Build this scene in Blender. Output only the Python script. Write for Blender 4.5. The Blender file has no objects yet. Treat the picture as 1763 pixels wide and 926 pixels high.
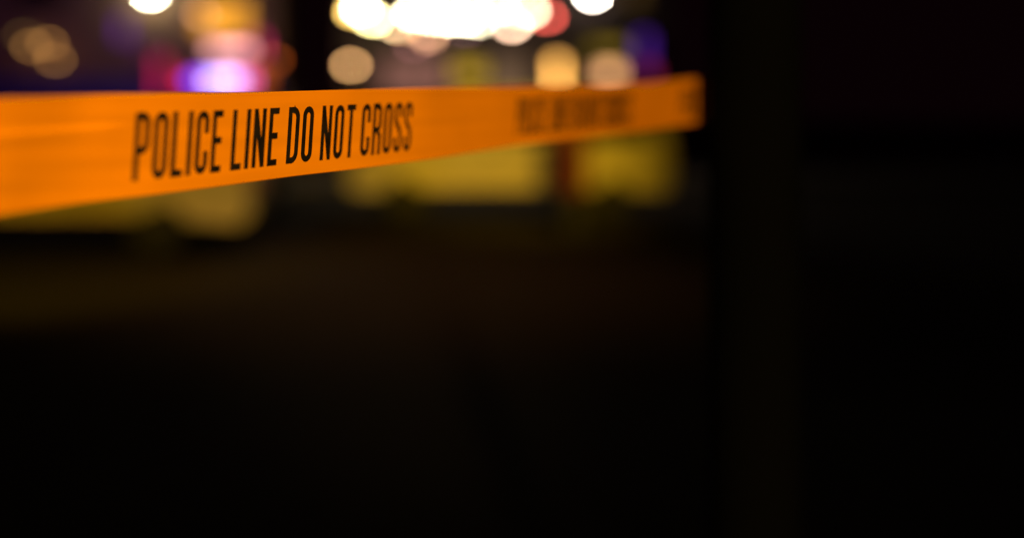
import bpy, bmesh, math, random
import numpy as np
from mathutils import Vector, Matrix

random.seed(7)
scene = bpy.context.scene
COL = scene.collection

# ------------------------------------------------------------------ camera
F = 1667.0            # focal length in photo pixels (50 mm lens)
PX, HY = 600.0, 200.0
CAMZ = 1.55

def at(x, y, Y):
    """world point seen at photo pixel (x, y) at a distance Y along the view"""
    return Vector(((x - PX) / F * Y, Y, CAMZ - (y - HY) / F * Y))

cam_data = bpy.data.cameras.new("camera")
cam = bpy.data.objects.new("camera", cam_data)
COL.objects.link(cam)
cam.location = (0, 0, CAMZ)
cam.rotation_euler = (math.radians(90), 0, 0)
cam_data.sensor_fit = 'HORIZONTAL'
cam_data.lens = 50
cam_data.sensor_width = 36 * 1763 / 1200
cam_data.shift_x = (881.5 - PX) / 1763
cam_data.shift_y = -(463 - HY) / 1763
cam_data.clip_start = 0.02
cam_data.clip_end = 500
cam_data.dof.use_dof = True
cam_data.dof.focus_distance = 0.868
cam_data.dof.aperture_fstop = 1.42
cam_data.dof.aperture_ratio = 0.84
cam_data.dof.aperture_blades = 0
scene.camera = cam

# ------------------------------------------------------------------ world, exposure
world = bpy.data.worlds.new("World")
scene.world = world
world.use_nodes = True
bg = world.node_tree.nodes['Background']
bg.inputs['Color'].default_value = (1.0, 0.18, 0.35, 1)
bg.inputs['Strength'].default_value = 0.0022
scene.view_settings.view_transform = 'Standard'
scene.view_settings.look = 'None'
scene.view_settings.exposure = 0
scene.view_settings.gamma = 1
scene.cycles.use_adaptive_sampling = False
scene.cycles.use_denoising = True
scene.cycles.max_bounces = 4
scene.cycles.sample_clamp_direct = 0
scene.cycles.sample_clamp_indirect = 2

# ------------------------------------------------------------------ added spots lighting the place, and the light bar's beam
def lamp(name, kind, loc, target, energy, color, **kw):
    d = bpy.data.lights.new(name, kind)
    d.energy = energy
    d.color = color
    for k, v in kw.items():
        setattr(d, k, v)
    o = bpy.data.objects.new(name, d)
    COL.objects.link(o)
    o.location = loc
    o.rotation_euler = (Vector(target) - Vector(loc)).to_track_quat('-Z', 'Y').to_euler()
    return o

SODIUM_TINT = (1.0, 0.58, 0.02)
lamp("added_tape_key", 'SPOT', (0.5, -4.2, 1.75), (0.38, 1.35, 1.53), 860, (1.0, 0.63, 0.20),  # unseen key spot added behind the camera to light the tape
     spot_size=math.radians(22), spot_blend=0.6, shadow_soft_size=0.18)
lamp("added_crease_spot", 'SPOT', (0.5, -0.9, 4.6), (-0.20, 0.76, 1.5), 450, (1.0, 0.66, 0.3),  # narrow unseen spot added to bring out the highlight on the tape's crease
     spot_size=math.radians(26), spot_blend=0.6, shadow_soft_size=0.1)
lamp("added_ground_spot", 'SPOT', (0.3, 9.6, 6.5), (0.3, 9.6, 0), 330, (1.0, 0.42, 0.10),  # no lamp stands here; added for a warm pool on the road
     spot_size=math.radians(70), spot_blend=1.0, shadow_soft_size=0.2)
lamp("light_bar_beam", 'SPOT', (-2.1, 16.2, 2.4), (-5.2, 25.0, 2.9), 420, (0.62, 0.16, 1.0),
     spot_size=math.radians(85), spot_blend=1.0, shadow_soft_size=0.2)
lamp("added_saloon_spot", 'SPOT', (-3.2, 5.0, 3.2), (-2.9, 10.4, 0.35), 330, SODIUM_TINT,  # added out of view to brighten the saloon's lower side and nearby ground
     spot_size=math.radians(66), spot_blend=0.8, shadow_soft_size=0.15)
lamp("added_van_spot", 'SPOT', (2.9, 7.0, 3.2), (2.35, 14.0, 1.05), 1080, SODIUM_TINT,  # unseen spot added so that the van's side shows up
     spot_size=math.radians(40), spot_blend=0.8, shadow_soft_size=0.15)

# ------------------------------------------------------------------ materials
def mat(name, color, rough=0.6, metal=0.0, noise=None, bump=0.0, emit=None, strength=0.0, spec=0.5, coat=0.0, alpha=None):
    m = bpy.data.materials.new(name)
    m.use_nodes = True
    nt = m.node_tree
    b = nt.nodes['Principled BSDF']
    b.inputs['Base Color'].default_value = (*color, 1)
    b.inputs['Roughness'].default_value = rough
    b.inputs['Metallic'].default_value = metal
    b.inputs['Specular IOR Level'].default_value = spec
    b.inputs['Coat Weight'].default_value = coat
    if noise:
        scale, amt = noise
        tc = nt.nodes.new('ShaderNodeTexCoord')
        n = nt.nodes.new('ShaderNodeTexNoise')
        n.inputs['Scale'].default_value = scale
        n.inputs['Detail'].default_value = 6
        nt.links.new(tc.outputs['Object'], n.inputs['Vector'])
        r = nt.nodes.new('ShaderNodeValToRGB')
        r.color_ramp.elements[0].position = 0.3
        r.color_ramp.elements[1].position = 0.7
        r.color_ramp.elements[0].color = (*[c * (1 - amt) for c in color], 1)
        r.color_ramp.elements[1].color = (*[min(1, c * (1 + amt)) for c in color], 1)
        nt.links.new(n.outputs['Fac'], r.inputs['Fac'])
        nt.links.new(r.outputs['Color'], b.inputs['Base Color'])
        if bump:
            bp = nt.nodes.new('ShaderNodeBump')
            bp.inputs['Strength'].default_value = bump
            nt.links.new(n.outputs['Fac'], bp.inputs['Height'])
            nt.links.new(bp.outputs['Normal'], b.inputs['Normal'])
    if emit:
        b.inputs['Emission Color'].default_value = (*emit, 1)
        b.inputs['Emission Strength'].default_value = strength
    return m

def brick_mat(name, c1, c2, mortar):
    m = bpy.data.materials.new(name)
    m.use_nodes = True
    nt = m.node_tree
    b = nt.nodes['Principled BSDF']
    tc = nt.nodes.new('ShaderNodeTexCoord')
    mp = nt.nodes.new('ShaderNodeMapping')
    mp.inputs['Rotation'].default_value = (math.radians(90), 0, 0)
    br = nt.nodes.new('ShaderNodeTexBrick')
    br.inputs['Color1'].default_value = (*c1, 1)
    br.inputs['Color2'].default_value = (*c2, 1)
    br.inputs['Mortar'].default_value = (*mortar, 1)
    br.inputs['Scale'].default_value = 4.0
    nt.links.new(tc.outputs['Object'], mp.inputs['Vector'])
    nt.links.new(mp.outputs['Vector'], br.inputs['Vector'])
    nt.links.new(br.outputs['Color'], b.inputs['Base Color'])
    b.inputs['Roughness'].default_value = 0.85
    return m

M = {}
M['asphalt'] = mat('asphalt', (0.034, 0.030, 0.028), 0.95, noise=(9, 0.35), bump=0.3, spec=0.12)
M['paving'] = mat('paving', (0.06, 0.052, 0.045), 0.8, noise=(4, 0.25), bump=0.2)
M['kerb'] = mat('kerb_stone', (0.2, 0.19, 0.18), 0.8, noise=(6, 0.2))
M['tape'] = mat('orange_plastic', (0.92, 0.295, 0.001), 0.24, noise=(14, 0.04), spec=0.8)
M['ink'] = mat('black_ink', (0.010, 0.007, 0.004), 0.5, spec=0.3, noise=(60, 0.6))
M['post'] = mat('black_paint', (0.003, 0.003, 0.003), 0.95, spec=0.0)
M['cream'] = mat('cream_paint', (0.72, 0.62, 0.42), 0.6, noise=(2, 0.08), spec=0.2)
M['white'] = mat('white_paint', (0.78, 0.70, 0.52), 0.6, noise=(2, 0.08), spec=0.2)
M['black_paint'] = mat('black_car_paint', (0.006, 0.006, 0.008), 0.3, coat=0.2)
M['glass'] = mat('dark_glass', (0.01, 0.011, 0.013), 0.08)
M['rubber'] = mat('rubber', (0.012, 0.012, 0.012), 0.9, noise=(20, 0.2))
M['rim'] = mat('painted_steel', (0.02, 0.02, 0.02), 0.7)
M['trim'] = mat('black_trim', (0.015, 0.015, 0.016), 0.6)
M['lens_clear'] = mat('clear_lens', (0.6, 0.6, 0.62), 0.15)
M['lens_red'] = mat('red_lens', (0.35, 0.01, 0.008), 0.2)
M['red_paint'] = mat('dark_red_paint', (0.15, 0.012, 0.004), 0.5, noise=(8, 0.2))
M['brick_dark'] = brick_mat('brown_brick', (0.24, 0.15, 0.07), (0.19, 0.11, 0.06), (0.24, 0.19, 0.12))
M['plinth'] = mat('navy_boarding', (0.05, 0.04, 0.22), 0.7, noise=(3, 0.2))
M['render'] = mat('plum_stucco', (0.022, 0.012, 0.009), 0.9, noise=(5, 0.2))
M['frame'] = mat('window_frame', (0.03, 0.028, 0.026), 0.6)
M['roof'] = mat('roof_metal', (0.05, 0.05, 0.05), 0.7)

def emis(name, col, s):
    return mat(name, (0.02, 0.02, 0.02), 0.6, emit=col, strength=s, spec=0.1)

# ------------------------------------------------------------------ object helpers
def tag(o, label, cat, group=None, kind=None):
    if label: o['label'] = label
    if cat: o['category'] = cat
    if group: o['group'] = group
    if kind: o['kind'] = kind
    return o

def obj(name, bm, material, parent=None, smooth=False, bevel=0.0):
    me = bpy.data.meshes.new(name)
    bmesh.ops.recalc_face_normals(bm, faces=bm.faces[:])
    bm.to_mesh(me)
    bm.free()
    for p in me.polygons:
        p.use_smooth = smooth
    me.materials.append(material)
    o = bpy.data.objects.new(name, me)
    COL.objects.link(o)
    if parent: o.parent = parent
    if bevel:
        md = o.modifiers.new('bevel', 'BEVEL')
        md.width = bevel
        md.segments = 3
        md.limit_method = 'ANGLE'
        md.angle_limit = math.radians(35)
    return o

def empty(name, loc, rz, label, cat, group=None):
    o = bpy.data.objects.new(name, None)
    o.empty_display_size = 0.1
    COL.objects.link(o)
    o.location = loc
    o.rotation_euler = (0, 0, rz)
    return tag(o, label, cat, group)

def box(bm, x0, x1, y0, y1, z0, z1):
    v = [bm.verts.new(p) for p in ((x0,y0,z0),(x1,y0,z0),(x1,y1,z0),(x0,y1,z0),(x0,y0,z1),(x1,y0,z1),(x1,y1,z1),(x0,y1,z1))]
    for f in ((0,3,2,1),(4,5,6,7),(0,1,5,4),(1,2,6,5),(2,3,7,6),(3,0,4,7)):
        bm.faces.new([v[i] for i in f])
    return bm

def B(*a):
    return box(bmesh.new(), *a)

def lathe(bm, prof, axis='Z', center=(0,0,0), n=32):
    """prof: (radius, height) pairs"""
    rings = []
    c = Vector(center)
    for r, h in prof:
        ring = []
        for i in range(n):
            a = 2*math.pi*i/n
            if axis == 'Z': p = Vector((r*math.cos(a), r*math.sin(a), h))
            else: p = Vector((r*math.cos(a), h, r*math.sin(a)))
            ring.append(bm.verts.new(c + p))
        rings.append(ring)
    for a, b in zip(rings, rings[1:]):
        for i in range(n):
            bm.faces.new((a[i], a[(i+1) % n], b[(i+1) % n], b[i]))
    bm.faces.new(rings[0][::-1]); bm.faces.new(rings[-1])
    return bm

# ------------------------------------------------------------------ setting: ground, kerb, pavement
bm = bmesh.new()
vs = [bm.verts.new(p) for p in ((-150,-60,0),(150,-60,0),(150,300,0),(-150,300,0))]
bm.faces.new(vs)
tag(obj('road', bm, M['asphalt']), None, None, kind='structure')
tag(obj('kerb', B(-60, 60, 20.6, 20.8, 0.0, 0.135), M['kerb'], bevel=0.02), None, None, kind='structure')
tag(obj('pavement', B(-60, 60, 20.8, 60, 0.0, 0.12), M['paving']), None, None, kind='structure')

# ------------------------------------------------------------------ buildings
def wall_with_openings(x0, x1, y0, y1, z0, z1, holes):
    bm = bmesh.new()
    xs = sorted({x0, x1, *[h[0] for h in holes], *[h[1] for h in holes]})
    zs = sorted({z0, z1, *[h[2] for h in holes], *[h[3] for h in holes]})
    for a, b in zip(xs, xs[1:]):
        for c, d in zip(zs, zs[1:]):
            mx, mz = (a+b)/2, (c+d)/2
            if any(h[0] < mx < h[1] and h[2] < mz < h[3] for h in holes):
                continue
            box(bm, a, b, y0, y1, c, d)
    bmesh.ops.remove_doubles(bm, verts=bm.verts[:], dist=1e-5)
    # drop inner faces shared by two boxes
    seen = {}
    for f in bm.faces:
        seen.setdefault(tuple(sorted(v.index for v in f.verts)), []).append(f)
    bm.verts.index_update()
    seen = {}
    for f in bm.faces:
        seen.setdefault(tuple(sorted(v.index for v in f.verts)), []).append(f)
    kill = [f for fs in seen.values() if len(fs) > 1 for f in fs]
    bmesh.ops.delete(bm, geom=kill, context='FACES_ONLY')
    return bm

def window(parent, hole, yf, pane_mat, mull=2, trans=1, label=None, name='window'):
    x0, x1, z0, z1 = hole
    t = 0.05
    bm = bmesh.new()
    box(bm, x0, x1, yf+0.06, yf+0.14, z1-t, z1)
    box(bm, x0, x1, yf+0.06, yf+0.14, z0, z0+t)
    box(bm, x0, x0+t, yf+0.06, yf+0.14, z0+t, z1-t)
    box(bm, x1-t, x1, yf+0.06, yf+0.14, z0+t, z1-t)
    for k in range(1, mull):
        c = x0 + (x1-x0)*k/mull
        box(bm, c-0.02, c+0.02, yf+0.07, yf+0.13, z0+t, z1-t)
    f = obj(name, bm, M['frame'], parent)
    if label: f['label'] = label
    obj('pane', B(x0+t, x1-t, yf+0.095, yf+0.105, z0+t, z1-t), pane_mat, f)
    obj('sill', B(x0-0.05, x1+0.05, yf-0.05, yf+0.058, z0-0.06, z0-0.002), M['frame'], f)

def hole(xa, ya, xb, yb, Y):
    a, b = at(xa, yb, Y), at(xb, ya, Y)
    return (a.x, b.x, a.z, b.z)

YF = 25.0
# left building
Lb = empty('shop_building', (0, 0, 0), 0, 'brown brick building on the left with an amber lit window and navy boarded base', 'building')
hl = {
    'amber': hole(338, -4, 428, 66, YF),
    'purple': hole(200, 25, 222, 75, YF),
    'dark1': hole(20, -90, 110, 10, YF),
    'dark2': hole(-190, -90, -90, 60, YF),
    'olive': hole(230, 70, 262, 100, YF),
}
x0, x1 = at(-330, 0, YF).x, at(468, 0, YF).x
obj('wall', wall_with_openings(x0, x1, YF, YF+0.3, 2.53, 8.0, list(hl.values())), M['brick_dark'], Lb)
obj('plinth', B(x0, x1, YF-0.04, YF+0.3, 0.12, 2.527), M['plinth'], Lb, bevel=0.01)
obj('roof', B(x0-0.2, x1+0.2, YF-0.25, YF+8, 8.003, 8.3), M['roof'], Lb)
obj('side_wall', B(x1-0.3, x1-0.003, YF+0.303, YF+8, 0.12, 8.0), M['brick_dark'], Lb)
window(Lb, hl['amber'], YF, emis('amber_lit_pane', (1.0, 0.40, 0.03), 1.15), 3, label='amber lit window')
window(Lb, hl['purple'], YF, emis('violet_lit_pane', (0.35, 0.08, 0.6), 0.5), 1, label='narrow dim violet window')
window(Lb, hl['dark1'], YF, M['glass'], 2)
window(Lb, hl['dark2'], YF, M['glass'], 2)
window(Lb, hl['olive'], YF, emis('plum_lit_pane', (0.30, 0.07, 0.25), 0.30), 1)

# right building
Rb = empty('shop_building', (0, 0, 0), 0, 'plum stuccoed shop on the right under the row of bright globe lamps', 'building')
hr = {
    'shop': hole(655, 96, 775, 168, YF),
    'yellow': hole(782, 104, 835, 142, YF),
    'shop2': hole(842, 96, 915, 168, YF),
    'cream': hole(1030, 108, 1070, 142, YF),
    'olive': hole(1015, 68, 1080, 94, YF),
    'top': hole(1082, -30, 1110, 15, YF),
}
x0, x1 = at(592, 0, YF).x, at(1148, 0, YF).x
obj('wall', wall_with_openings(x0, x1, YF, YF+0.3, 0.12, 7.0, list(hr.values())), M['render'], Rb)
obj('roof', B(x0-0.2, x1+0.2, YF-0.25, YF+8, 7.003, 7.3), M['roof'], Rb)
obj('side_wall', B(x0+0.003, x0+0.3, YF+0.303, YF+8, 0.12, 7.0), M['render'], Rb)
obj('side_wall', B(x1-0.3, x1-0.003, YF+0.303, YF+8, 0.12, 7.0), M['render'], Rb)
window(Rb, hr['shop'], YF, emis('dim_mauve_pane', (0.22, 0.09, 0.07), 0.95), 3, label='wide dim mauve shop window')
window(Rb, hr['yellow'], YF, emis('yellow_lit_pane', (0.62, 0.37, 0.015), 1.0), 2, label='yellow lit shop window')
window(Rb, hr['shop2'], YF, emis('brown_lit_pane', (0.16, 0.09, 0.05), 0.9), 2)
window(Rb, hr['cream'], YF, emis('cream_lit_pane', (1.0, 0.48, 0.2), 2.3), 1, label='cream lit window')
window(Rb, hr['olive'], YF, emis('olive_dim_pane', (0.3, 0.19, 0.015), 0.8), 2, label='dim olive window')
window(Rb, hr['top'], YF, emis('brown_dim_pane', (0.12, 0.06, 0.01), 0.6), 1)
cb = bmesh.new()
box(cb, at(585,0,22).x, at(1075,0,22).x, 22.6, YF-0.003, 4.95, 5.1)
can = obj('canopy', cb, M['roof'], Rb, bevel=0.01)

# neon strips, signs (each its own thing)
def strip(name, xa, ya, xb, yb, col, s, label, cat):
    a, b = at(xa, yb, YF-0.12), at(xb, ya, YF-0.12)
    r = empty(name, ((a.x+b.x)/2, YF-0.003, a.z), 0, label, cat)
    w = (b.x-a.x)/2; h = b.z-a.z
    obj('housing', B(-w-0.03, w+0.03, -0.06, 0, -0.04, h+0.04), M['trim'], r, bevel=0.01)
    obj('tube', B(-w, w, -0.12, -0.062, 0, h), emis(name+'_glow', col, s), r, bevel=0.02, smooth=True)
strip('neon_strip', 271, 96, 281, 172, (1.0, 0.02, 0.13), 1.0, 'dim crimson vertical neon strip on the wall left of the police vehicle light bar', 'neon light')
strip('tube_light', 954, 100, 966, 170, (1.0, 0.47, 0.10), 6.0, 'tall bright amber tube light on the shop wall below the red lamp', 'light')
strip('neon_strip', 1101, 58, 1117, 108, (0.28, 0.05, 1.0), 0.36, 'deep violet vertical neon strip near the right end of the shop', 'neon light')
strip('neon_strip', 1108, 112, 1124, 142, (1.0, 0.05, 0.25), 0.35, 'short faint magenta neon strip below the violet one', 'neon light')
strip('lit_sign', 362, 78, 428, 93, (1.0, 0.42, 0.42), 3.3, 'small glowing pink sign below the amber window', 'sign')

strip('neon_strip', 441, 60, 449, 98, (1.0, 0.03, 0.22), 1.6, 'small magenta neon strip at the right end of the pink sign', 'neon light')
# globe lamps
glob_n = 0
GS = 0.7
def globe(x, y, col, s, label, group=None, d=16, Y=24.6, to=None):
    """round lamp on a short wall bracket or hung from the canopy"""
    p = at(x, y, Y)
    R = d/2/F*Y*GS
    e = empty('globe_lamp', p, 0, label, 'lamp', group)
    bm = bmesh.new()
    bmesh.ops.create_uvsphere(bm, u_segments=20, v_segments=12, radius=R)
    global glob_n
    glob_n += 1
    obj('globe', bm, emis('globe_glow_%d' % glob_n, col, s / GS**2), e, smooth=True)
    if to == 'canopy':
        obj('stem', lathe(bmesh.new(), [(0.012, R*0.9), (0.012, 4.95-p.z)], n=10), M['trim'], e)
    else:
        bm = bmesh.new()
        box(bm, -0.015, 0.015, 0.0, YF-0.004-Y, R*1.02, R*1.02+0.03)
        box(bm, -0.05, 0.05, YF-0.034-Y, YF-0.004-Y, R*1.02-0.05, R*1.02+0.08)
        obj('bracket', bm, M['trim'], e)

W = (1.0, 0.88, 0.56)
# upper row below the canopy
G = 'globe lamps under the shop canopy'
rows = [
    (609, 22, (1.0,0.62,0.14), 16, 'amber edged globe lamp at the left end of the canopy row'),
    (621, 16, W, 48, 'brilliant white globe lamp second from the left in the canopy row'),
    (642, 34, (1.0,0.86,0.35), 34, 'yellowish globe lamp hanging low beside the brilliant left lamp'),
    (676, 42, (1.0,0.72,0.40), 9, 'peach globe lamp under the gap between the two white clusters'),
    (712, 24, W, 48, 'brilliant white globe lamp starting the long white cluster'),
    (742, 30, W, 40, 'brilliant white globe lamp left of the middle of the long cluster'),
    (775, 33, W, 40, 'brilliant white globe lamp in the middle of the long cluster'),
    (800, 32, W, 40, 'brilliant white globe lamp right of the middle of the long cluster'),
    (820, 36, W, 24, 'white globe lamp ending the long white cluster on the right'),
    (858, 14, (1.0,0.95,0.80), 24, 'white globe lamp between the long cluster and the peach lamps'),
    (882, 44, (1.0,0.62,0.42), 22, 'peach globe lamp hanging lowest in the right group of the canopy row'),
    (912, 20, (1.0,0.76,0.50), 22, 'cream globe lamp in front of the red lamp'),
    (898, 22, (1.0,0.80,0.45), 7, 'faint cream globe lamp just left of the lamp beside the red one'),
    (942, 30, (1.0,0.12,0.09), 11, 'red globe lamp at the right end of the canopy row'),
    (836, -28, (0.35,1.0,0.62), 8, 'pale green globe lamp above the white cluster'),
    (690, 47, (1.0,0.55,0.22), 7, 'orange globe lamp low under the start of the long cluster'),
    (737, 56, (1.0,0.50,0.26), 6.5, 'salmon globe lamp hanging below the long white cluster'),
    (737, 65, (1.0,0.45,0.26), 4.5, 'salmon globe lamp lowest below the long white cluster'),
    (712, 78, (0.60,0.22,0.24), 2.0, 'faint mauve globe lamp below and left of the salmon pair'),
    (800, 52, (0.65,0.30,0.35), 1.4, 'faint mauve globe lamp below the middle of the white cluster'),
]
for i, (x, y, c, s, l) in enumerate(rows):
    globe(x, y, c, s, l, G, to='canopy', Y=22.9 + 0.35*(i % 6))
globe(259, -11, (1.0,0.90,0.62), 60, 'bright cream globe lamp on the brown brick wall left of the amber window', d=16)
globe(1021, -8, (1.0,0.86,0.72), 60, 'bright cream globe lamp alone to the right of the canopy row', 'globe lamps under the shop canopy', d=13, to='canopy')
globe(604, 113, (1.0,0.52,0.20), 10.0, 'dim tan globe lamp low on the left corner of the shop wall', d=15)
globe(346, 26, (1.0,0.46,0.22), 3.0, 'faint peach globe lamp in front of the amber window', d=16)
globe(472, 104, (1.0,0.18,0.02), 1.5, 'dim rust orange globe lamp right of the pink sign', d=16, Y=24.9)
GA = 'cluster of small amber lamps on the far left'
globe(54, 80, (1.0,0.46,0.12), 2.4, 'leftmost bright one of the small amber lamps at the far left', GA, d=13)
globe(82, 75, (1.0,0.46,0.12), 2.4, 'upper right of the small amber lamps at the far left', GA, d=13)
globe(95, 103, (1.0,0.46,0.12), 2.4, 'lowest of the small amber lamps at the far left', GA, d=13)
globe(40, 63, (0.8,0.45,0.12), 0.7, 'faintest and topmost of the small amber lamps at the far left', GA, d=13)

# ------------------------------------------------------------------ vehicles
def arc(cx, cz, r, a0, a1, n=10):
    return [(cx + r*math.cos(math.radians(a0+(a1-a0)*i/n)), cz + r*math.sin(math.radians(a0+(a1-a0)*i/n))) for i in range(n+1)]

def vehicle(name, label, cat, loc, rz, L, Wd, sill, belt, H, wheels, wr, shell, windows, paint, hood_z, lamps=('headlight', 'tail_light')):
    """side-profile body, front towards -X.  shell: upper outline front to back"""
    root = empty(name, loc, rz, label, cat)
    w = Wd/2
    def half(z):
        t = max(0.0, (z-belt)/(H-belt))
        b = max(0.0, (belt-0.35-z)/(belt))
        return w - 0.17*t - 0.05*b
    # lower outline from the rear to the front with wheel arches
    low = [(L, sill+0.12), (L-0.12, sill)]
    for cx in sorted(wheels, reverse=True):
        low += arc(cx, wr, wr+0.07, 0 if sill <= wr else 20, 180 if sill <= wr else 160, 12)
    low = [(x, max(z, sill)) for x, z in low]
    low += [(0.12, sill), (0.0, sill+0.12)]
    outline = shell + low
    bm = bmesh.new()
    ls, rs = [], []
    for x, z in outline:
        nose = 0.12*max(0, 1 - min(x, L-x)/0.5)
        y = half(z) - nose
        ls.append(bm.verts.new((x, -y, z))); rs.append(bm.verts.new((x, y, z)))
    fl = bm.faces.new(ls); fr = bm.faces.new(rs[::-1])
    n = len(ls)
    for i in range(n):
        bm.faces.new((ls[(i+1) % n], ls[i], rs[i], rs[(i+1) % n]))
    bmesh.ops.triangulate(bm, faces=[fl, fr])
    obj('body', bm, paint, root, bevel=0.035)
    # side glass
    for poly in windows:
        for sgn in (-1, 1):
            bm = bmesh.new()
            o_ = [bm.verts.new((x, sgn*(half(z)+0.004), z)) for x, z in poly]
            i_ = [bm.verts.new((x, sgn*(half(z)-0.02), z)) for x, z in poly]
            bm.faces.new(o_); bm.faces.new(i_[::-1])
            m = len(poly)
            for i in range(m):
                bm.faces.new((o_[i], o_[(i+1) % m], i_[(i+1) % m], i_[i]))
            obj('side_window', bm, M['glass'], root)
    # windscreen and rear window: follow the shell's slanted edges
    def screen(nm, a, b):
        (xa, za), (xb, zb) = a, b
        bm = bmesh.new()
        d = Vector((xb-xa, zb-za)).normalized(); nx, nz = -d.y, d.x
        if (nx > 0) == (xa < L/2): nx, nz = -nx, -nz
        if nz < 0 and abs(nz) > abs(nx): nx, nz = -nx, -nz
        vs = []
        for k, off in ((0, 0.006), (1, -0.02)):
            for (tx, sg) in ((0.08, -1), (0.08, 1), (0.92, 1), (0.92, -1)):
                x = xa+(xb-xa)*tx + nx*off; z = za+(zb-za)*tx + nz*off
                vs.append(bm.verts.new((x, sg*(half(z)-0.10), z)))
        for f in ((0,1,2,3),(7,6,5,4),(0,4,5,1),(1,5,6,2),(2,6,7,3),(3,7,4,0)):
            bm.faces.new([vs[i] for i in f])
        obj(nm, bm, M['glass'], root)
    idx = [i for i, p in enumerate(shell) if abs(p[1]-H) < 0.06]
    screen('windscreen', shell[idx[0]-1], shell[idx[0]])
    screen('rear_window', shell[idx[-1]], shell[idx[-1]+1])
    # doors lines, handles, mirrors
    for cx in wheels:
        for sgn in (-1, 1):
            wh = bpy.data.objects.new('wheel', None); COL.objects.link(wh); wh.parent = root
            wh.empty_display_size = 0.1
            wh.location = (cx, sgn*(w-0.13), wr)
            obj('tyre', lathe(bmesh.new(), [(wr*0.66,-0.10),(wr*0.93,-0.105),(wr,-0.075),(wr,0.075),(wr*0.93,0.105),(wr*0.66,0.10)], 'Y'), M['rubber'], wh, smooth=False)
            bm = lathe(bmesh.new(), [(wr*0.64,-0.085),(wr*0.66,-0.108),(wr*0.60,-0.11)], 'Y')
            lathe(bm, [(0.05,-0.112),(0.05,0.112)], 'Y', n=16)
            for k in range(6):
                a = k*math.pi/3
                sp = bmesh.ops.create_cube(bm, size=1)['verts']
                bmesh.ops.scale(bm, verts=sp, vec=(wr*0.6, 0.215, 0.045))
                bmesh.ops.translate(bm, verts=sp, vec=(wr*0.32, 0, 0))
                bmesh.ops.rotate(bm, verts=sp, cent=(0,0,0), matrix=Matrix.Rotation(a, 3, 'Y'))
            obj('rim', bm, M['rim'], wh)
    for sgn in (-1, 1):
        mx = windows[0][0][0] + 0.12
        y = sgn*(half(belt)+0.09)
        obj('mirror', B(mx, mx+0.12, min(y-0.08*1, y+0.08), max(y-0.08, y+0.08), belt+0.02, belt+0.17), M['trim'], root, bevel=0.02)
        for poly in windows[:2]:
            hx = max(p[0] for p in poly) - 0.2
            y = half(belt-0.1)
            ya, yb = sorted((sgn*(y+0.002), sgn*(y+0.03)))
            obj('door_handle', B(hx, hx+0.16, ya, yb, belt-0.12, belt-0.085), M['trim'], root, bevel=0.008)
        zf = hood_z-0.14
        ya, yb = sorted((sgn*(w-0.17), sgn*(w-0.52)))
        obj('headlight', B(-0.012, 0.1, ya, yb, zf-0.16, zf), M['lens_clear'], root, bevel=0.02)
        obj('tail_light', B(L-0.1, L+0.012, *sorted((sgn*(w-0.15), sgn*(w-0.33))), belt-0.35, belt-0.08), M['lens_red'], root, bevel=0.015)
    obj('front_bumper', B(-0.05, 0.08, -w+0.16, w-0.16, sill+0.04, sill+0.24), M['trim'], root, bevel=0.03)
    obj('rear_bumper', B(L-0.08, L+0.05, -w+0.16, w-0.16, sill+0.04, sill+0.24), M['trim'], root, bevel=0.03)
    obj('grille', B(-0.014, 0.04, -w*0.45, w*0.45, hood_z-0.34, hood_z-0.16), M['trim'], root)
    obj('number_plate', B(-0.066, -0.053, -0.24, 0.24, sill+0.08, sill+0.19), M['white'], root)
    return root

# pale saloon on the left, only its lower side shows below the tape
Ls = 4.7
xs = at(428, 0, 10.3).x - Ls
shell = [(0.0,0.62),(0.05,0.82),(1.15,0.98),(1.85,1.42),(2.2,1.47),(3.1,1.46),(3.55,1.38),(4.2,1.06),(4.62,1.02),(4.7,0.75)]
vehicle('saloon_car', 'cream saloon car on the left, its lower side showing beneath the tape', 'car', (xs, 11.2, 0), 0, Ls, 1.8, 0.36, 0.98, 1.47, (0.85, 3.70), 0.33, shell,
        [[(1.35,1.0),(1.95,1.38),(2.55,1.42),(2.55,1.0)], [(2.62,1.0),(2.62,1.42),(3.1,1.41),(3.55,1.32),(3.85,1.04)]], M['cream'], 0.9)

# white van on the right
Lv = 4.7
xv = at(599, 0, 14.0).x
shell = [(0.0,0.72),(0.06,1.02),(0.85,1.18),(1.45,1.80),(1.75,1.90),(4.4,1.90),(4.62,1.82),(4.70,1.0)]
van = vehicle('delivery_van', 'pale van parked side on behind the right half of the tape', 'van', (xv, 14.9, 0), 0, Lv, 1.9, 0.40, 1.15, 1.90, (0.85, 3.75), 0.34, shell,
        [[(1.05,1.2),(1.55,1.74),(2.2,1.78),(2.2,1.2)], [(2.3,1.2),(2.3,1.78),(3.2,1.78),(3.2,1.2)], [(3.3,1.2),(3.3,1.78),(4.3,1.76),(4.4,1.2)]], M['white'], 1.05)

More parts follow.
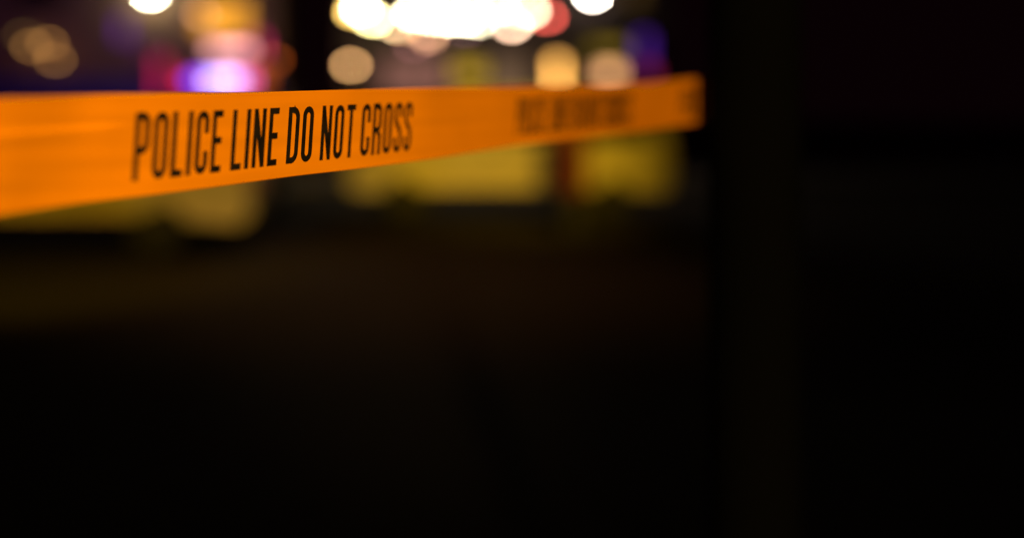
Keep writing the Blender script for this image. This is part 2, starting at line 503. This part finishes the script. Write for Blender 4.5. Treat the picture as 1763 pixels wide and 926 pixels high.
# black police vehicle facing the camera with its light bar lit
shell = [(0.0,0.75),(0.06,1.08),(1.15,1.20),(1.75,1.86),(2.1,1.95),(4.3,1.93),(4.75,1.75),(4.9,1.15),(4.95,0.8)]
cx = at(374, 0, 14.5).x
suv = vehicle('police_vehicle', 'black police vehicle facing the viewer with its blue and red roof light bar lit', 'police car', (cx, 13.0, 0), math.radians(90), 4.95, 2.0, 0.33, 1.2, 1.95, (0.95, 3.95), 0.38, shell,
        [[(1.35,1.25),(1.85,1.82),(2.5,1.86),(2.5,1.25)], [(2.6,1.25),(2.6,1.86),(3.6,1.84),(3.6,1.25)], [(3.7,1.25),(3.7,1.84),(4.3,1.80),(4.7,1.28)]], M['black_paint'], 1.12)
lb = bpy.data.objects.new('light_bar', None); COL.objects.link(lb); lb.parent = suv; lb.location = (2.3, 0, 1.955)
lb.empty_display_size = 0.1
obj('base', B(-0.16, 0.16, -0.66, 0.66, 0.0, 0.05), M['trim'], lb, bevel=0.01)
# local +Y of the vehicle is the viewer's left (rotated 90 degrees)
def lens(y0, y1, col, s, nm='lens'):
    obj(nm, B(-0.15, 0.15, y0, y1, 0.052, 0.26), emis('bar_glow_%.2f' % y0, col, s), lb, bevel=0.02)
lens(0.52, 0.65, (1.0, 0.02, 0.10), 1.6)
lens(0.25, 0.50, (0.12, 0.05, 1.0), 3.0)
lens(-0.22, 0.23, (0.62, 0.42, 1.0), 5.0)
lens(-0.42, -0.24, (1.0, 0.12, 0.42), 3.0)
lens(-0.65, -0.44, (1.0, 0.16, 0.01), 0.9)

# dark red post before the van
rp = empty('bollard', (at(988, 0, 12.6).x, 12.6, 0), 0, 'dark red round post on a black base standing before the pale van', 'post')
obj('base', lathe(bmesh.new(), [(0.20,0.0),(0.20,0.52),(0.185,0.56)]), M['trim'], rp)
obj('shaft', lathe(bmesh.new(), [(0.165,0.562),(0.165,1.42)]), M['red_paint'], rp)
obj('cap', lathe(bmesh.new(), [(0.19,1.422),(0.195,1.46),(0.13,1.55),(0.03,1.58)]), M['red_paint'], rp)

# ------------------------------------------------------------------ the barrier tape
TOP = [(-420,188),(-200,178),(0,168.5),(100,165),(200,161.5),(300,160.5),(400,160.5),(500,157.5),(600,155),(700,152),(800,150.5),(900,149),(1000,147.5),(1100,143.5),(1200,134),(1300,128)]
BOT = [(-420,432),(-200,398.5),(0,371.5),(140,350),(245,338),(337,326.5),(400,318),(506,303.5),(616,291),(740,275),(800,265),(900,249),(1000,238.5),(1100,227),(1200,212),(1300,204)]
HD = [(-420,246),(-200,222),(0,203),(140,185),(245,175),(337,166),(400,159),(506,147),(616,135.5),(740,121),(800,112),(900,99.5),(1000,91.5),(1100,84),(1200,77.5),(1300,77)]
def smooth_fn(pts):
    gx = np.arange(-420, 1301, 4.0)
    gy = np.interp(gx, [p[0] for p in pts], [p[1] for p in pts])
    k = np.hanning(31); k /= k.sum()
    pad = np.concatenate([gy[0] + (gy[0]-gy[1:16][::-1]), gy, gy[-1] + (gy[-1]-gy[-16:-1][::-1])])
    sm = np.convolve(pad, k, 'valid')
    return lambda x: float(np.interp(x, gx, sm[:len(gx)]))
ft, fb, fh = smooth_fn(TOP), smooth_fn(BOT), smooth_fn(HD)
TW = 0.076
PCY, PR = 1.555, 0.07
PCX = 624/F*PCY + PR
def gauss(t): return math.exp(-t*t)
def tape_pt(x, v, lift=0.0):
    d = F*TW/fh(x)
    y = ft(x) + (fb(x)-ft(x))*v
    # soft waves, a shallow belly and a pressed crease running in from the left
    d += 0.0003*math.sin(x*0.021+v*1.3) + 0.0002*math.sin(x*0.047+2+v*3.0) + 0.00022*math.sin(v*17+x*0.006) + 0.00012*math.sin(v*31-x*0.013+1)
    d += 0.0012*math.sin(math.pi*v)
    fade = 1/(1+math.exp((x-205)/14))
    vc = 0.305 - 0.00004*x
    step = 1/(1+math.exp(-(v-vc)/0.010))
    d -= fade*0.0026*step*max(0.0, 1-(v-vc)/0.6)
    d += 0.0016*gauss((x-440)/70.0)*gauss((v-0.06)/0.12)
    p = at(x, y, d - lift)
    if x > 1238:
        # the free end lies round the back of the post
        k = min(1.0, (x-1238)/14)
        a = math.radians(104 - (x-1238)*1.3)
        q = Vector((PCX + (PR+0.004)*math.cos(a), PCY + (PR+0.004)*math.sin(a), p.z))
        p = p.lerp(q, k*k*(3-2*k))
    return p
XEND = 1296
bm = bmesh.new()
nx, nv = 420, 90
grid = []
for i in range(nx+1):
    x = -400 + (XEND+400)*i/nx
    grid.append([bm.verts.new(tape_pt(x, j/nv)) for j in range(nv+1)])
for i in range(nx):
    for j in range(nv):
        bm.faces.new((grid[i][j], grid[i+1][j], grid[i+1][j+1], grid[i][j+1]))
tape = obj('barrier_tape', bm, M['tape'], smooth=True)
sd = tape.modifiers.new('thickness', 'SOLIDIFY'); sd.thickness = 0.0002; sd.offset = 0
tag(tape, 'orange plastic police line tape stretched across the foreground with black capitals', 'barrier tape')

# arc length along the tape
XS = np.arange(-400, XEND+1, 2.0)
SP = [0.0]
prev = None
for x in XS:
    d = F*TW/fh(x); p = Vector(((x-PX)/F*d, d))
    if prev is not None: SP.append(SP[-1] + (p-prev).length)
    prev = p
SP = np.array(SP)
def s_of(x): return float(np.interp(x, XS, SP))
def x_of(s): return float(np.interp(s, SP, XS))

# capitals drawn as strokes, in units of the letter height
ST = 0.108
def rr(w, a0, a1, cx, cy, rx, ry, n=8):
    return [(cx+rx*math.cos(math.radians(a0+(a1-a0)*i/n)), cy+ry*math.sin(math.radians(a0+(a1-a0)*i/n))) for i in range(n+1)]
hs = ST/2
def glyph(ch, w):
    l, r, b, t = hs, w-hs, hs, 1-hs
    m = w/2; rx = (r-l)/2; ry = 0.115
    if ch == 'I': return [[(hs, 0), (hs, 1)]], False
    if ch == 'L': return [[(l, 0), (l, 1)], [(l, b), (w, b)]]
    if ch == 'E': return [[(l, 0), (l, 1)], [(l, b), (w, b)], [(l, t), (w, t)], [(l, 0.515), (w*0.94, 0.515)]]
    if ch == 'T': return [[(m, 0), (m, 1)], [(0, t), (w, t)]]
    if ch == 'O': return [rr(w,180,0,m,t-ry,rx,ry) + rr(w,0,-180,m,b+ry,rx,ry) + [(l, t-ry)]]
    if ch == 'C': return [[(r, 0.64)] + rr(w,0,180,m,t-ry,rx,ry) + rr(w,180,360,m,b+ry,rx,ry) + [(r, 0.36)]]
    if ch == 'D': return [[(l, 0), (l, 1)], [(l, t), (m*0.9, t)] + rr(w,90,0,m*0.9,t-0.15,r-m*0.9,0.15) + rr(w,0,-90,m*0.9,b+0.15,r-m*0.9,0.15) + [(l, b)]]
    if ch == 'P': return [[(l, 0), (l, 1)], [(l, t), (m, t)] + rr(w,90,0,m,t-0.12,r-m,0.12) + rr(w,0,-90,m,0.44+0.12,r-m,0.12) + [(l, 0.44)]]
    if ch == 'R': return [[(l, 0), (l, 1)], [(l, t), (m, t)] + rr(w,90,0,m,t-0.12,r-m,0.12) + rr(w,0,-90,m,0.48+0.12,r-m,0.12) + [(l, 0.48)], [(m*1.05, 0.48), (r, 0.36), (r, 0)]]
    if ch == 'N': return [[(l, 0), (l, 1)], [(l*0.95, 0.99), (r*1.01, 0.01)], [(r, 0), (r, 1)]]
    if ch == 'S': return [[(r, 0.70)] + rr(w,0,180,m,t-ry,rx,ry) + [(l, 0.68), (l+rx*0.35, 0.585), (m, 0.51), (r-rx*0.35, 0.435), (r, 0.33)] + rr(w,0,-180,m,b+ry,rx,ry) + [(l, 0.30)]]
WD = {'P':0.31,'O':0.31,'L':0.27,'I':ST,'C':0.31,'E':0.27,'N':0.33,'D':0.32,'T':0.30,'R':0.32,'S':0.31}
GAP = 0.085
V0, V1 = 0.185, 0.845
SLANT = 0.065

def put_word(bm, word, sa, sb, lmt=None):
    tot = sum(WD[c] for c in word) + GAP*(len(word)-1)
    k = (sb-sa)/tot
    u = 0.0
    for ch in word:
        w = WD[ch]
        g = glyph(ch, w)
        if ch == 'I': g = g[0]
        for path in g:
            # resample so that the ink follows the tape
            pts = [Vector(path[0])]
            for a, b in zip(path, path[1:]):
                a, b = Vector(a), Vector(b)
                n = max(1, int((b-a).length/0.05))
                for i in range(1, n+1): pts.append(a.lerp(b, i/n))
            closed = (pts[0]-pts[-1]).length < 1e-4
            if closed: pts.pop()
            Lr = []
            N = len(pts)
            for i, p in enumerate(pts):
                pa = pts[i-1] if (i or closed) else None
                pb = pts[(i+1) % N] if (i < N-1 or closed) else None
                d1 = (p-pa).normalized() if pa is not None else None
                d2 = (pb-p).normalized() if pb is not None else None
                d = (d1 or d2) + (d2 or d1); d.normalize()
                nrm = Vector((-d.y, d.x))
                c = max(0.6, d.dot(d1 or d2))
                row = []
                for q in (-1, 0, 1):
                    h = hs*q/c
                    pt = p + nrm*h
                    s = sa + k*(u + pt.x)
                    x = x_of(s)
                    v = V1 - (V1-V0)*pt.y
                    x -= SLANT*(v-0.5)*(fb(x)-ft(x))
                    row.append(bm.verts.new(tape_pt(x, v, 0.0005)))
                Lr.append(row)
            rng = range(N if closed else N-1)
            for i in rng:
                a, b = Lr[i], Lr[(i+1) % N]
                bm.faces.new((a[0], a[1], b[1], b[0])); bm.faces.new((a[1], a[2], b[2], b[1]))
        u += w + GAP

# word spans measured along the first legend; later repeats keep the same layout
first = [('POLICE',231,382.5),('LINE',399,479),('DO',495,539),('NOT',553,611),('CROSS',622,709)]
S0, S1 = s_of(231), s_of(709)
frac = [(w, (s_of(a)-S0)/(S1-S0), (s_of(b)-S0)/(S1-S0)) for w, a, b in first]
def legend(xa, xb, words):
    sa, sb = s_of(xa), s_of(xb)
    bm = bmesh.new()
    for w, a, b in words:
        put_word(bm, w, sa+(sb-sa)*a, sa+(sb-sa)*b)
    me_obj = obj('lettering', bm, M['ink'], tape, smooth=True)
    return me_obj
legend(231, 709, frac)
hs = 0.062
legend(891, 1086, frac)
# the third repeat runs behind the post: its first letters only
sa = s_of(1174); ln = s_of(1086)-s_of(891)
bm = bmesh.new()
put_word(bm, 'POLI', sa, sa+ln*frac[0][2]*0.62)
obj('lettering', bm, M['ink'], tape, smooth=True)

# ------------------------------------------------------------------ the post the tape is tied to
py, pr, pxx = PCY, PR, PCX
post = empty('metal_post', (pxx, py, 0), 0, 'black metal post on the right that the tape runs behind', 'post')
obj('shaft', lathe(bmesh.new(), [(pr,0.012),(pr,3.6)], n=48), M['post'], post)
obj('base_plate', B(-0.13, 0.13, -0.13, 0.13, 0.0, 0.011), M['post'], post)
obj('cap', lathe(bmesh.new(), [(pr+0.008,3.602),(pr+0.008,3.63),(0.03,3.67)], n=48), M['post'], post)
